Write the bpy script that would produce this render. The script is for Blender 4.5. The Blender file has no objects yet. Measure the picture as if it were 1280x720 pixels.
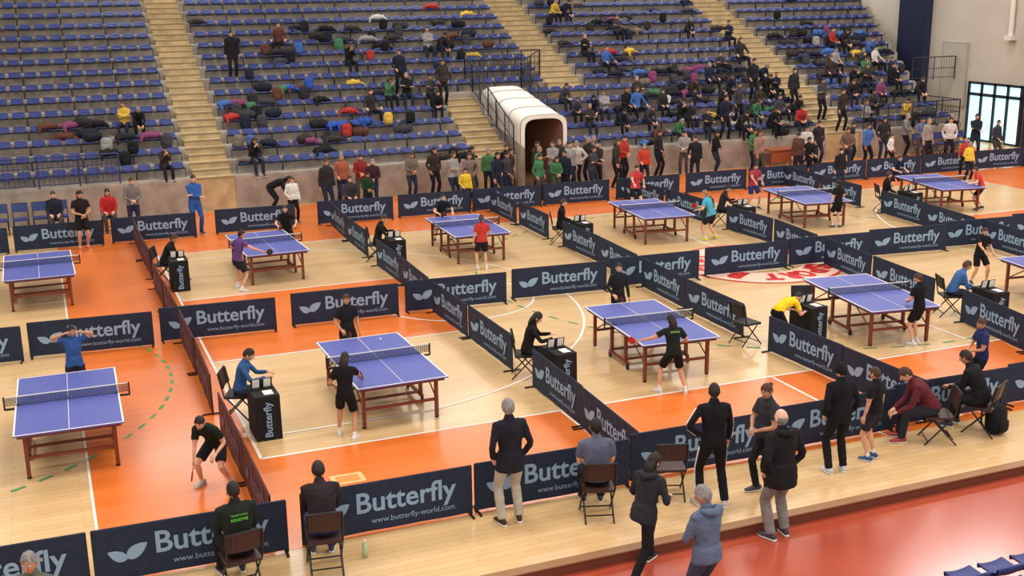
import bpy, math, random
import numpy as np
from mathutils import Vector, Matrix, Quaternion
random.seed(7)
SC=bpy.context.scene; COL=SC.collection
try: SC.view_settings.view_transform='Standard'
except Exception: pass
V=Vector
# ------------------------------------------------------------ materials
_mc={}
def s2l(c): 
    return tuple(((x/255)/12.92 if x/255<=.04045 else ((x/255+.055)/1.055)**2.4) for x in c)
def mat(name,rgb,rough=.6,kind='plain',spec=.4,metal=0):
    k=(name,rgb,rough,kind)
    if k in _mc: return _mc[k]
    m=bpy.data.materials.new(name); m.use_nodes=True; nt=m.node_tree; N=nt.nodes; Lk=nt.links
    b=N['Principled BSDF']; c=s2l(rgb)
    b.inputs['Base Color'].default_value=(*c,1); b.inputs['Roughness'].default_value=rough
    b.inputs['Specular IOR Level'].default_value=spec; b.inputs['Metallic'].default_value=metal
    if kind in('fabric','concrete','skin','plaster','hair'):
        tc=N.new('ShaderNodeTexCoord'); no=N.new('ShaderNodeTexNoise')
        sc={'fabric':9,'concrete':2.5,'skin':20,'plaster':.8,'hair':55}[kind]; am={'fabric':.16,'concrete':.22,'skin':.08,'plaster':.07,'hair':.5}[kind]
        no.inputs['Scale'].default_value=sc; no.inputs['Detail'].default_value=4
        if kind=='hair':
            mp=N.new('ShaderNodeMapping'); mp.inputs['Scale'].default_value=(1,1,.22); Lk.new(tc.outputs['Object'],mp.inputs['Vector']); Lk.new(mp.outputs[0],no.inputs['Vector'])
        else: Lk.new(tc.outputs['Object'],no.inputs['Vector'])
        mr=N.new('ShaderNodeMapRange'); mr.inputs[3].default_value=1-am; mr.inputs[4].default_value=1+am
        mr.inputs[1].default_value=.3; mr.inputs[2].default_value=.7
        Lk.new(no.outputs['Fac'],mr.inputs[0])
        mx=N.new('ShaderNodeVectorMath'); mx.operation='SCALE'; mx.inputs[0].default_value=c
        Lk.new(mr.outputs[0],mx.inputs['Scale']); Lk.new(mx.outputs[0],b.inputs['Base Color'])
        if kind in('fabric','concrete','hair'):
            bp=N.new('ShaderNodeBump'); bp.inputs['Strength'].default_value=.35; bp.inputs['Distance'].default_value=.02
            Lk.new(no.outputs['Fac'],bp.inputs['Height']); Lk.new(bp.outputs[0],b.inputs['Normal'])
    _mc[k]=m; return m
def fab(rgb): return mat('fabric_%d_%d_%d'%rgb,rgb,.9,'fabric',.2)
def floor_mat(name,c1,c2,c3,rough,plank=True,coat=.32):
    m=bpy.data.materials.new(name); m.use_nodes=True; nt=m.node_tree; N=nt.nodes; Lk=nt.links
    b=N['Principled BSDF']; b.inputs['Roughness'].default_value=rough
    b.inputs['Coat Weight'].default_value=coat; b.inputs['Coat Roughness'].default_value=.14
    tc=N.new('ShaderNodeTexCoord'); mp=N.new('ShaderNodeMapping'); Lk.new(tc.outputs['Object'],mp.inputs['Vector'])
    no=N.new('ShaderNodeTexNoise'); no.inputs['Scale'].default_value=.6; no.inputs['Detail'].default_value=5
    Lk.new(mp.outputs[0],no.inputs['Vector'])
    if plank:
        br=N.new('ShaderNodeTexBrick'); br.inputs['Scale'].default_value=1
        br.inputs['Brick Width'].default_value=1.8; br.inputs['Row Height'].default_value=.13
        br.inputs['Mortar Size'].default_value=.004; br.inputs['Bias'].default_value=0
        br.inputs['Color1'].default_value=(*s2l(c1),1); br.inputs['Color2'].default_value=(*s2l(c2),1); br.inputs['Mortar'].default_value=(*s2l(c3),1)
        Lk.new(mp.outputs[0],br.inputs['Vector'])
        rg=N.new('ShaderNodeMapRange'); rg.inputs[3].default_value=.8; rg.inputs[4].default_value=1.16
        Lk.new(no.outputs['Fac'],rg.inputs[0])
        vs=N.new('ShaderNodeVectorMath'); vs.operation='SCALE'; Lk.new(br.outputs['Color'],vs.inputs[0]); Lk.new(rg.outputs[0],vs.inputs['Scale'])
        Lk.new(vs.outputs[0],b.inputs['Base Color'])
    else:
        cr=N.new('ShaderNodeValToRGB'); cr.color_ramp.elements[0].position=.35; cr.color_ramp.elements[1].position=.65
        cr.color_ramp.elements[0].color=(*s2l(c1),1); cr.color_ramp.elements[1].color=(*s2l(c2),1)
        Lk.new(no.outputs['Fac'],cr.inputs[0]); Lk.new(cr.outputs[0],b.inputs['Base Color'])
    return m
# ------------------------------------------------------------ mesh builder
class MB:
    def __init__(s): s.v=[];s.f=[];s.m=[]
    def add(s,vs,fs,m=0):
        o=len(s.v); s.v+= [tuple(x) for x in vs]; s.f+=[tuple(i+o for i in f) for f in fs]
        s.m+= ([m]*len(fs) if isinstance(m,int) else list(m))
    def box(s,c,sz,m=0,R=None):
        c=V(c); hx,hy,hz=[q/2 for q in sz]
        vs=[V((x,y,z)) for x in(-hx,hx) for y in(-hy,hy) for z in(-hz,hz)]
        if R is not None: vs=[R@q for q in vs]
        s.add([c+q for q in vs],[(0,1,3,2),(4,6,7,5),(0,4,5,1),(2,3,7,6),(0,2,6,4),(1,5,7,3)],m)
    def bb(s,x0,x1,y0,y1,z0,z1,m=0): s.box(((x0+x1)/2,(y0+y1)/2,(z0+z1)/2),(x1-x0,y1-y0,z1-z0),m)
    def tube(s,pts,rad,m=0,n=8,ref=None,round_=.5):
        pts=[V(p) for p in pts]; k=len(pts)
        if not isinstance(rad,(list,)): rad=[rad]*k
        rad=[(r,r) if not isinstance(r,tuple) else r for r in rad]
        vs=[];fs=[]
        d0=(pts[-1]-pts[0])
        if ref is None:
            ref=V((1,0,0)) if abs(d0.normalized().x)<.8 else V((0,1,0))
        ref=V(ref)
        for i,p in enumerate(pts):
            t=(pts[min(i+1,k-1)]-pts[max(i-1,0)]).normalized()
            x=(ref-t*ref.dot(t)).normalized(); y=t.cross(x)
            for j in range(n):
                a=2*math.pi*j/n
                vs.append(p+x*(rad[i][0]*math.cos(a))+y*(rad[i][1]*math.sin(a)))
        for i in range(k-1):
            for j in range(n):
                a=i*n+j;b=i*n+(j+1)%n
                fs.append((a,b,b+n,a+n))
        t0=(pts[0]-pts[1]).normalized(); t1=(pts[-1]-pts[-2]).normalized()
        vs.append(pts[0]+t0*min(rad[0])*round_); vs.append(pts[-1]+t1*min(rad[-1])*round_)
        c0=k*n;c1=c0+1
        for j in range(n):
            fs.append((c0,(j+1)%n,j)); fs.append((c1,(k-1)*n+j,(k-1)*n+(j+1)%n))
        s.add(vs,fs,m)
    def mesh(s,name,mats,smooth=False):
        me=bpy.data.meshes.new(name); me.from_pydata(s.v,[],s.f)
        for q in mats: me.materials.append(q)
        me.polygons.foreach_set('material_index',s.m)
        if smooth: me.polygons.foreach_set('use_smooth',[True]*len(s.f))
        me.update(); return me
    def obj(s,name,mats,loc=(0,0,0),rz=0,smooth=False):
        return place(name,s.mesh(name,mats,smooth),loc,rz)
def place(name,me,loc=(0,0,0),rz=0,sc=None):
    o=bpy.data.objects.new(name,me); COL.objects.link(o); o.location=loc; o.rotation_euler=(0,0,rz)
    if sc: o.scale=(sc,)*3 if not isinstance(sc,tuple) else sc
    return o
_tx={}
def text2d(body,bold=.0):
    if (body,bold) in _tx: return _tx[(body,bold)]
    cu=bpy.data.curves.new('tx','FONT'); cu.body=body; cu.size=1; cu.offset=bold; cu.resolution_u=3; cu.align_x='CENTER'
    o=bpy.data.objects.new('tx',cu); COL.objects.link(o); bpy.context.view_layer.update()
    dg=bpy.context.evaluated_depsgraph_get(); me=bpy.data.meshes.new_from_object(o.evaluated_get(dg))
    vs=[v.co.copy() for v in me.vertices]; fs=[tuple(p.vertices) for p in me.polygons]
    x0=min(v.x for v in vs);x1=max(v.x for v in vs)
    vs=[V(((v.x-(x0+x1)/2)/(x1-x0),v.y/(x1-x0),0)) for v in vs]
    bpy.data.objects.remove(o); bpy.data.curves.remove(cu); bpy.data.meshes.remove(me)
    _tx[(body,bold)]=(vs,fs); return vs,fs
def put_text(mb,body,width,O,X,Y,m,bold=.0):
    vs,fs=text2d(body,bold); O=V(O);X=V(X);Y=V(Y)
    mb.add([O+X*(v.x*width)+Y*(v.y*width) for v in vs],fs,m)
def wing(mb,O,X,Y,s,m):
    O=V(O);X=V(X);Y=V(Y)
    def leaf(ang,L,W):
        n=12; c,si=math.cos(ang),math.sin(ang); pts=[]
        for i in range(n+1):
            t=i/n; w=W*math.sin(math.pi*t**.75)**.8 if 0<t<1 else 0
            pts.append((t*L,w))
        pts+=[(t,-w*.8) for t,w in reversed(pts[1:-1])]
        return [O+X*(s*(a*c-b*si))+Y*(s*(a*si+b*c)) for a,b in pts]
    for a,L,W in((math.radians(36),1.0,.30),(math.radians(152),.85,.25)):
        p=leaf(a,L,W); mb.add(p,[tuple(range(len(p)))],m)
# ------------------------------------------------------------ palette
M_wood=floor_mat('maple_floor',(226,194,142),(217,182,129),(192,156,106),.3)
M_or=floor_mat('orange_floor_paint',(233,126,48),(226,118,42),(206,102,34),.33)
M_red=floor_mat('red_rubber_floor',(180,82,58),(172,74,52),(150,60,40),.2,False,.5)
M_white=mat('white_paint',(235,232,225),.5)
M_green=mat('green_tape',(70,150,90),.6)
M_navy=mat('navy_barrier_cloth',(27,40,64),.75,'fabric')
M_maroon=mat('maroon_barrier_cloth',(84,46,46),.75,'fabric')
M_logo=mat('pale_blue_print',(136,166,196),.6)
M_logod=mat('dim_blue_print',(96,84,108),.6)
M_black=mat('black_metal',(22,22,24),.4)
M_blk=mat('black_cloth',(20,20,22),.85,'fabric')
M_top=mat('blue_table_top',(84,96,172),.42)
M_leg=mat('mahogany_steel',(120,58,40),.45)
M_net=mat('dark_net',(30,38,60),.8)
M_chair=mat('dark_brown_plastic',(58,36,34),.45)
M_seat=mat('stadium_blue_plastic',(50,64,126),.5)
M_conc=mat('grey_concrete',(168,160,148),.85,'concrete')
M_riser=mat('riser_concrete',(156,148,138),.85,'concrete')
M_tan=mat('tan_stair',(186,166,126),.8,'concrete')
M_wall=mat('beige_plaster',(200,192,178),.85,'plaster')
M_dark=mat('dark_steel',(44,48,60),.5)
M_canopy=mat('white_canopy_fabric',(240,237,228),.7,'plaster')
# ------------------------------------------------------------ room
mb=MB(); mb.bb(-14,38.5,11.8,56,-.15,0); mb.obj('floor',[M_wood])
mb=MB(); mb.bb(-14,38.5,-6,11.8,-.35,-.15); mb.obj('floor_lower',[M_red])
mb=MB(); mb.bb(-14,38.4,11.72,11.80,-.148,-.012,0); mb.bb(-14,38.4,11.70,11.86,-.012,.006,1); mb.obj('trim_step',[mat('step_riser',(110,58,40),.5),mat('step_nosing',(150,112,76),.5)])
mb=MB()
def rect(mb,x0,x1,y0,y1,z,m=0): mb.add([(x0,y0,z),(x1,y0,z),(x1,y1,z),(x0,y1,z)],[(0,1,2,3)],m)
rect(mb,.15,38.0,13.45,16.55,.003); rect(mb,.15,37.9,31.55,35.5,.003); rect(mb,.15,37.9,35.5,37.4,.003); rect(mb,.15,2.6,16.55,31.55,.003); rect(mb,30.6,38.0,16.55,31.55,.003)
rect(mb,2.6,8.4,21.6,26.5,.003); rect(mb,24.8,30.6,21.6,26.5,.003)
mb.obj('court_paint_orange',[M_or])
mb=MB()
def line(a,b,w=.05,m=0,z=.006):
    a=V((*a,0));b=V((*b,0)); d=(b-a).normalized(); n=V((-d.y,d.x,0))*w/2
    mb.add([(p.x,p.y,z) for p in(a-n,b-n,b+n,a+n)],[(0,1,2,3)],m)
def arc(c,r,a0,a1,w=.05,m=0,n=48,z=.006,dash=False):
    for i in range(n):
        if dash and i%2: continue
        t0=math.radians(a0+(a1-a0)*i/n);t1=math.radians(a0+(a1-a0)*(i+1)/n)
        mb.add([(c[0]+rr*math.cos(t),c[1]+rr*math.sin(t),z) for rr,t in((r-w/2,t0),(r+w/2,t0),(r+w/2,t1),(r-w/2,t1))],[(0,1,2,3)],m)
line((2.6,16.55),(30.6,16.55));line((2.6,31.55),(30.6,31.55));line((2.6,16.55),(2.6,31.55));line((30.6,16.55),(30.6,31.55));line((16.6,16.55),(16.6,31.55))
arc((16.6,24.05),1.8,0,360)
for sx,bx,fx in((1,2.6,8.4),(-1,30.6,24.8)):
    line((bx,21.6),(fx,21.6));line((bx,26.5),(fx,26.5));line((fx,21.6),(fx,26.5)); arc((fx,24.05),1.8,0,360)
    cx=bx+sx*1.575
    arc((cx,24.05),6.75,-78,78) if sx>0 else arc((cx,24.05),6.75,102,258)
    line((bx,24.05-6.6),(cx+sx*1.4,24.05-6.6));line((bx,24.05+6.6),(cx+sx*1.4,24.05+6.6))
line((11.8,16.5),(11.8,13.5)); line((.15,13.45),(.15,31.5),.04)
line((7.6,16.55),(7.6,13.5),.04)
arc((-3.4,21.4),5.2,-110,60,.06,1,70,.007,True)
arc((16.6,24.05),7.2,0,360,.05,1,160,.007,True)
mb.obj('court_line_markings',[M_white,M_green])
mb=MB()
for i in range(64):
    t0=2*math.pi*i/64;t1=2*math.pi*(i+1)/64
    mb.add([(r*math.cos(t),r*math.sin(t),0) for r,t in((1.05,t0),(2.1,t0),(2.1,t1),(1.05,t1))],[(0,1,2,3)],0)
    mb.add([(r*math.cos(t),r*math.sin(t),.001) for r,t in((2.02,t0),(2.1,t0),(2.1,t1),(2.02,t1))],[(0,1,2,3)],1)
TXT="BASKET ALASSIO SPORT "
for k,ch in enumerate(TXT):
    if ch==' ': continue
    a=math.radians(215-k*360/len(TXT)); vs,fs=text2d(ch,.07)
    X=V((math.sin(a),-math.cos(a),0));Y=V((math.cos(a),math.sin(a),0)); O=Y*1.2; O.z=.003
    hh=max(v.y for v in vs); sc_=.62/hh; wd=min(.44,sc_)
    mb.add([O+X*(v.x*wd)+Y*(v.y*sc_) for v in vs],fs,1)
mb.obj('centre_circle_emblem',[mat('emblem_cream',(240,206,186),.4),mat('emblem_red',(200,44,40),.4)],(16.6,24.05,.008))
for x,y in((3.62,15.3),(2.05,14.7)):
    mb=MB(); mb.bb(-.24,.24,-.17,.17,0,.006,0); mb.bb(-.17,.17,-.11,.11,.006,.009,1); mb.obj('floor_socket_cover',[mat('cover_rim',(236,190,130),.5),mat('cover_plate',(232,140,70),.5)],(x,y,.003),.0)
# walls
def wallbox(name,a): mb=MB(); mb.bb(*a); return mb.obj(name,[M_wall])
wallbox('wall_right',(38.5,38.9,-6,56,-.35,13)); wallbox('wall_back',(-14,38.9,56,56.4,-.35,13)); wallbox('wall_left',(-14.4,-14,-6,56.4,-.35,13))
mb=MB(); mb.bb(-14.4,38.9,-6,56.4,13,13.3); mb.obj('ceiling',[mat('ceiling_panels',(190,186,178),.9,'plaster')])
MC=mat('navy_column',(30,38,66),.6,'plaster')
mb=MB(); mb.bb(38.1,38.5,42.9,44.7,0,12.9); mb.obj('wall_pillar',[MC])
mb=MB(); mb.bb(38.05,38.5,35.6,36.6,0.01,12.9); mb.obj('wall_pillar',[MC])
mb=MB(); mb.tube([(38.35,38.0,4.6),(38.35,38.0,12.8)],.11,0,12); mb.bb(38.2,38.5,37.8,38.2,4.4,4.6,0); mb.obj('wall_pipe',[mat('pipe_white',(226,222,214),.5)])
mb=MB(); mb.bb(38.42,38.5,40.4,42,1.4,4.2,0); mb.bb(38.38,38.42,40.5,41.9,1.4,4.1,1); mb.obj('wall_door_recess',[mat('panel_frame',(170,164,152),.6),mat('panel_face',(186,180,166),.6)])  # light-grey door recess in the right wall, built as a flat panel
Md=bpy.data.materials.new('daylit_glass'); Md.use_nodes=True; b=Md.node_tree.nodes['Principled BSDF']; b.inputs['Base Color'].default_value=(.5,.8,.85,1); b.inputs['Emission Color'].default_value=(.5,.92,1,1); b.inputs['Emission Strength'].default_value=1.1
mb=MB()
for i in range(4):
    y0=37.1+i*.75
    mb.bb(38.40,38.44,y0+.06,y0+.69,.08,1.95,1); mb.bb(38.40,38.44,y0+.06,y0+.69,2.08,2.45,1)
for i in range(5): mb.bb(38.34,38.48,37.04+i*.75,37.16+i*.75,0,2.55,0)
mb.bb(38.34,38.48,37.06,40.14,1.95,2.08,0);mb.bb(38.34,38.48,37.06,40.14,2.45,2.55,0);mb.bb(38.34,38.48,37.06,40.14,0,.08,0); mb.bb(38.30,38.34,38.5,38.56,.9,1.3,0)
mb.obj('door_1',[M_dark,Md])
# ------------------------------------------------------------ grandstand
RY=lambda i:37.5+.8*i
RZ=lambda i:1.1+.38*i
NR=20
mb=MB()
def segs(i):
    e=min(38.4,35.9+.3*(i-4)) if i>=4 else 35.6
    if RY(i)>42.1 and RY(i)<44.8: e=min(e,38.05)
    if i<=4: S=[(-13.9,4.4),(5.7,14.1),(17.4,28.8),(30.4,e)]
    else: S=[(-13.9,4.4),(5.7,18.7),(20.2,28.8),(30.4,e)]
    return S
for i in range(NR):
    y0,y1=RY(i),RY(i)+.8; z=RZ(i)
    for a,b in segs(i):
        mb.bb(a,b,y0,y1,z-.42 if i else 0,z,0)
        mb.bb(a,b,y0-.015,y0,z-.38 if i else 0,z-.05,1)
    a,b=segs(i)[-1]; mb.bb(b-.06,b,y0,y1,0,z,1)
mb.bb(-13.9,38.4,RY(NR),55.9,RZ(NR)-.5,RZ(NR)-.1,0)
mb.obj('grandstand_terrace',[M_conc,M_riser])
mb=MB()
def aisle(a,b,i0,i1):
    a+=.004;b-=.004
    for i in range(i0,i1):
        y=RY(i); z=RZ(i)
        mb.bb(a,b,y,y+.8,z-.45 if i else 0,z,0)
        mb.bb(a+.04,b-.04,y+.45,y+.8,z,z+.19,0); 
        mb.bb(a,b,y-.012,y,z-.06,z-.0,1); mb.bb(a+.04,b-.04,y+.44,y+.45,z+.13,z+.19,1)
aisle(4.4,5.7,0,NR);aisle(14.1,15.4,0,5);aisle(18.7,20.2,5,NR);aisle(28.8,30.4,0,NR)
mb.obj('grandstand_stairs',[M_tan,mat('stair_nosing',(146,126,94),.7)])
# stadium seats
def seat_geo(mb,x0,y0,z0,flip=1,m=0):
    prof=[(-.15,.30),(-.165,.335),(-.06,.325),(.06,.32),(.13,.345),(.165,.40),(.185,.465)]
    nx=5; top=[]
    for (y,z) in prof:
        for j in range(nx):
            u=(j/(nx-1)-.5)*2; w=.195
            cup=.03*u*u
            top.append((x0+u*w*flip,y0+(y-(cup if z>.36 else 0))*flip,z0+z+(cup if z<=.36 else -.02*u*u)))
    n=len(prof); bot=[(a,b+.018*flip*(1 if k//nx>=4 else 0),c-.02) for k,(a,b,c) in enumerate(top)]
    fs=[]
    for i in range(n-1):
        for j in range(nx-1):
            a=i*nx+j; fs.append((a,a+1,a+nx+1,a+nx)); a+=n*nx; fs.append((a,a+nx,a+nx+1,a+1))
    e=n*nx
    for j in range(nx-1): fs.append((j,e+j,e+j+1,j+1)); k=(n-1)*nx+j; fs.append((k,k+1,e+k+1,e+k))
    mb.add(top+bot,fs,m)
def seat_row_mesh(L,flip=1):
    mb=MB(); n=max(1,int(L/.5)); p=L/n
    for k in range(n): seat_geo(mb,(k+.5)*p,0,0,flip,0)
    mb.bb(0,L,-.03,.03,.25,.29,1)
    for k in range(0,n+1,3): mb.bb(max(0,k*p-.02),min(L,k*p+.02),-.03,.03,.002,.26,1)
    return mb.mesh('stadium_seat_row',[M_seat,M_dark],True)
_sr={}
for i in range(NR):
    for a,b in segs(i):
        a=max(a,-8); L=round(b-a-.3,1)
        if L not in _sr: _sr[L]=seat_row_mesh(L)
        place('stadium_seat_row',_sr[L],(a+.15,RY(i)+.5,RZ(i)))
def rail(name,pts,h=1.0,post=1.0,bars=2,mt=None,vert=False):
    mb=MB()
    for a,b in zip(pts[:-1],pts[1:]):
        a=V(a);b=V(b); n=max(1,round((b-a).length/post))
        for k in range(1,bars+1):
            o=V((0,0,h*k/bars)); mb.tube([a+o,b+o],.025 if k==bars else .015,0,6)
        if vert:
            o=V((0,0,.1)); mb.tube([a+o,b+o],.015,0,6)
            nn=int((b-a).length/.14)
            for k in range(nn): 
                p=a.lerp(b,(k+.5)/nn); mb.tube([p+V((0,0,.1)),p+V((0,0,h))],.008,0,4)
        for k in range(n+1):
            p=a.lerp(b,k/n); mb.tube([p,p+V((0,0,h))],.025,0,6)
    mb.obj(name,[mt or M_dark])
rail('handrail',[(-13,37.54,1.1),(2.2,37.54,1.1)],.95,1.2,3,mat('rail_blue',(52,62,110),.5),True)
rail('handrail',[(30.6,37.54,1.1),(35.5,37.54,1.1),(35.5,40.6,1.1)],1.0,1.1,2,None,True)
rail('handrail',[(35.9,41.0,2.6),(38.3,41.0,2.6)],1.0,1.1,2,None,True)
rail('tunnel_railing',[(15.45,37.54,1.1),(15.45,41.6,3.0),(15.45,42.4,3.4),(18.6,42.4,3.4)],1.05,.9,2,None,True)
rail('tunnel_railing',[(17.46,37.54,1.1),(17.46,41.6,3.0),(18.6,42.4,3.4)],1.05,.9,2,None,True)
# tunnel
mb=MB()
x0,x1=15.5,17.4; xc=(x0+x1)/2
def archpts(y,zt,w,n=14):
    P=[(xc-w,y,0),(xc-w,y,zt-1.0)]
    for k in range(n+1):
        a=math.pi-math.pi*k/n; c,s_=math.cos(a),math.sin(a)
        P.append((xc+w*math.copysign(abs(c)**.5,c),y,zt-.5+.5*abs(s_)**.6))
    P+=[(xc+w,y,zt-1.0),(xc+w,y,0)]; return P
ys=[(37.15,2.5),(38.2,2.68),(39.3,2.9),(40.3,3.1),(41.0,3.22)]
for (ya,za),(yb,zb) in zip(ys[:-1],ys[1:]):
    A=archpts(ya,za,.88);B=archpts(yb,zb,.88)
    n=len(A); mb.add(A+B,[(k,k+1,n+k+1,n+k) for k in range(n-1)],[4 if k in(0,n-2) else 0 for k in range(n-1)])
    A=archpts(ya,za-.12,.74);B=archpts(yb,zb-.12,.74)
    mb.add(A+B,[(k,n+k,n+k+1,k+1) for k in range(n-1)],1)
A=archpts(37.15,2.5,.88);B=archpts(37.15,2.38,.74); n=len(A); mb.add(A+B,[(k,n+k,n+k+1,k+1) for k in range(n-1)],[4 if k in(0,n-2) else 0 for k in range(n-1)])
A=archpts(41.0,3.22,.88); mb.add(A,[tuple(range(len(A)))],0)
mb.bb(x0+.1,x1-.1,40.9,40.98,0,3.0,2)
for (ya,za) in ys[:-1]:
    A=archpts(ya+.04,za+.01,.885); mb.tube([V(p) for p in A[1:-1]],.022,3,6)
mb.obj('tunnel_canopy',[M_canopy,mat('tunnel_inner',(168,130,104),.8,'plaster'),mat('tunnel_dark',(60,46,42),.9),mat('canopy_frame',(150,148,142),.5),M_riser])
mb=MB()
for i in range(5):
    for a,b in((15.41,15.55),(17.3,17.39)): mb.bb(a,b,RY(i),RY(i)+.8,0,RZ(i)+.02,0)
mb.obj('tunnel_lining',[M_riser])
# ------------------------------------------------------------ barriers
def barrier_mesh(cloth,logo,L=2.33):
    mb=MB(); H=.703
    n=12; vs=[];fs=[]
    for side in(-1,1):
        for i in range(n+1):
            for z in(.03,.36,H):
                x=-L/2+L*i/n; vs.append((x,side*.012+.006*math.sin(i*1.7+z*4),z))
    o=(n+1)*3
    for i in range(n):
        for j in range(2):
            a=i*3+j; fs.append((a,a+3,a+4,a+1)); a+=o; fs.append((a,a+1,a+4,a+3))
        a=i*3+2; fs.append((a,a+3,o+a+3,o+a)); a=i*3; fs.append((a,o+a,o+a+3,a+3))
    for a in(0,n*3):
        for j in range(2): fs.append((a+j,a+j+1,o+a+j+1,o+a+j))
    mb.add(vs,fs,0)
    mb.tube([(-L/2,0,0),(-L/2,0,H)],.012,2,6); mb.tube([(L/2,0,0),(L/2,0,H)],.012,2,6); mb.tube([(-L/2,0,H),(L/2,0,H)],.014,0,6)
    for x in(-L/2+.03,L/2-.03): mb.box((x,0,.013),(.03,.34,.024),2)
    for s in(-1,1):
        X=V((1,0,0)) if s<0 else V((-1,0,0)); Y=V((0,0,1)); y=s*.022
        O=V((0,y,0))
        put_text(mb,"Butterfly",1.38,O+X*.25+Y*.31,X,Y,1,.018)
        wing(mb,O+X*-.78+Y*.29,X,Y,.30,1)
        put_text(mb,"www.butterfly-world.com",1.16,O+X*.33+Y*.14,X,Y,1,.0)
    return mb.mesh('barrier_panel',[cloth,logo,M_black])
BM=barrier_mesh(M_navy,M_logo); BMd=barrier_mesh(M_maroon,M_logod)
def bar(x0,y0,x1,y1,me=BM):
    dx,dy=x1-x0,y1-y0; L=math.hypot(dx,dy); a=math.atan2(dy,dx)
    place('barrier_panel',me,((x0+x1)/2,(y0+y1)/2,0),a,(L/2.36,1,1))
for x,y in((-2.32,13.55),(.05,13.5),(2.56,13.52),(4.92,13.52),(7.32,13.58),(9.72,13.64),(12.12,13.72),(14.5,13.75),(16.9,13.7)):
    bar(x,y,x+2.33,y-.04+random.uniform(-.04,.04))
for x in(-5.5,-3.05,-.62,1.85,4.52,7.02,9.54,12.05,14.6,17.05,19.5,21.9,24.3,26.7): bar(x,23.42,x+2.33,23.28+random.uniform(-.05,.05)-max(0,(x-12)*.015))
for x in(-5.8,-3.4,-.94,1.6,4.48,7.5,10.02,12.44,14.85,17.45,20.05,22.5,25.0,27.4,29.8,32.2,34.6): bar(x,33.8-max(0,x-10)*.03,x+2.33,33.66-max(0,x-10)*.03)
def colx(tab,y):
    for (ya,xa),(yb,xb) in zip(tab[:-1],tab[1:]):
        if ya<=y<=yb: return xa+(xb-xa)*(y-ya)/(yb-ya)
    return tab[0][1] if y<tab[0][0] else tab[-1][1]
YS=[(13.62,15.7),(15.72,17.85),(18.75,21.05),(21.08,23.2),(23.5,25.7),(25.72,27.95),(28.9,31.15),(31.2,33.5)]
for tab,me in(([(13,2.24),(34,2.2)],BMd),([(13,7.46),(18,7.68),(23,7.57),(34,7.83)],BM),([(13,12.8),(17.7,12.6),(21,12.66),(25.4,12.9),(34,12.95)],BM),([(13,16.6),(15.8,16.98),(18.5,17.45),(22.9,17.92),(25.5,18.2),(28,18.15),(34,17.7)],BM),([(13,22.3),(22.8,23.0),(27.5,23.6),(34,24.0)],BM)):
    for a,b in YS: bar(colx(tab,b)+random.uniform(-.04,.04),b,colx(tab,a)+random.uniform(-.04,.04),a,me)
# ------------------------------------------------------------ tables
def table_mesh():
    mb=MB(); W,L,H=1.525,2.74,.76
    for s in(-1,1):
        y0,y1=(.01,L/2) if s>0 else(-L/2,-.01)
        mb.bb(-W/2,W/2,y0,y1,H-.022,H,0)
        mb.bb(-W/2,-W/2+.025,y0,y1,H,H+.0015,1);mb.bb(W/2-.025,W/2,y0,y1,H,H+.0015,1);mb.bb(-.004,.004,y0,y1,H,H+.0015,1)
        ye=s*(L/2); mb.bb(-W/2+.025,W/2-.025,min(ye,ye-s*.025),max(ye,ye-s*.025),H,H+.0015,1)
        for x in(-1,1): mb.bb(x*(W/2-.06)-.015,x*(W/2-.06)+.015,y0+.05 if s>0 else y0+.06,y1-.06 if s>0 else y1-.05,H-.075,H-.022,2)
        for yy in(s*.08,s*(L/2-.07)): mb.bb(-W/2+.06,W/2-.06,yy-.015,yy+.015,H-.075,H-.022,2)
        for x in(-.62,.62):
            yl=s*(L/2-.22); mb.bb(x-.028,x+.028,yl-.028,yl+.028,.03,H-.07,2); mb.tube([(x,yl,0.005),(x,yl,.03)],.035,3,8,round_=.05)
            mb.bb(x-.028,x+.028,s*.32-.028,s*.32+.028,.11,H-.07,2)
            mb.tube([(x,s*(L/2-.24),.34),(x,s*.5,H-.07)],.014,2,6)
        mb.bb(-.62,.62,s*(L/2-.22)-.018,s*(L/2-.22)+.018,.30,.345,2)
        mb.bb(-.62,.62,s*.32-.018,s*.32+.018,.16,.20,2)
    for x in(-.62,.62):
        mb.bb(x-.022,x+.022,-.42,.42,.10,.15,2)
        for y in(-.4,.4):
            mb.tube([(x-.015,y,.055),(x+.015,y,.055)],.055,3,14,ref=(0,1,0),round_=.05)
            mb.bb(x-.025,x+.025,y-.012,y+.012,.05,.12,2)
    w=W/2+.1525
    for s in(-1,1):
        mb.bb(s*w-.012,s*w+.012,-.012,.012,H-.05,H+.155,3); mb.bb(min(s*(W/2-.06),s*w),max(s*(W/2-.06),s*w),-.02,.02,H-.06,H-.035,3); mb.bb(s*(W/2-.05)-.02,s*(W/2-.05)+.02,-.03,.03,H-.06,H+.01,3)
    n=76
    for k in range(n+1):
        x=-w+2*w*k/n; mb.bb(x-.0035,x+.0035,-.002,.002,H+.005,H+.14,4)
    for k in range(8):
        z=H+.01+.017*k; mb.bb(-w,w,-.002,.002,z-.003,z+.003,4)
    mb.bb(-w,w,-.004,.004,H+.137,H+.153,1)
    return mb.mesh('table_tennis_table',[M_top,M_white,M_leg,M_black,M_net])
TM=table_mesh()
for x,y,a in((-.02,18.36,-1.2),(4.98,18.28,.7),(10.27,18.35,-3.6),(15.37,18.34,-7.9),(4.98,28.51,2),(10.28,28.34,-1.9),(15.79,28.28,-5.7),(-.33,28.37,.4),(21.0,28.15,-8),(26.1,28.2,-10),(20.5,18.05,-8)):
    place('table_tennis_table',TM,(x,y,0),math.radians(a))
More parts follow.
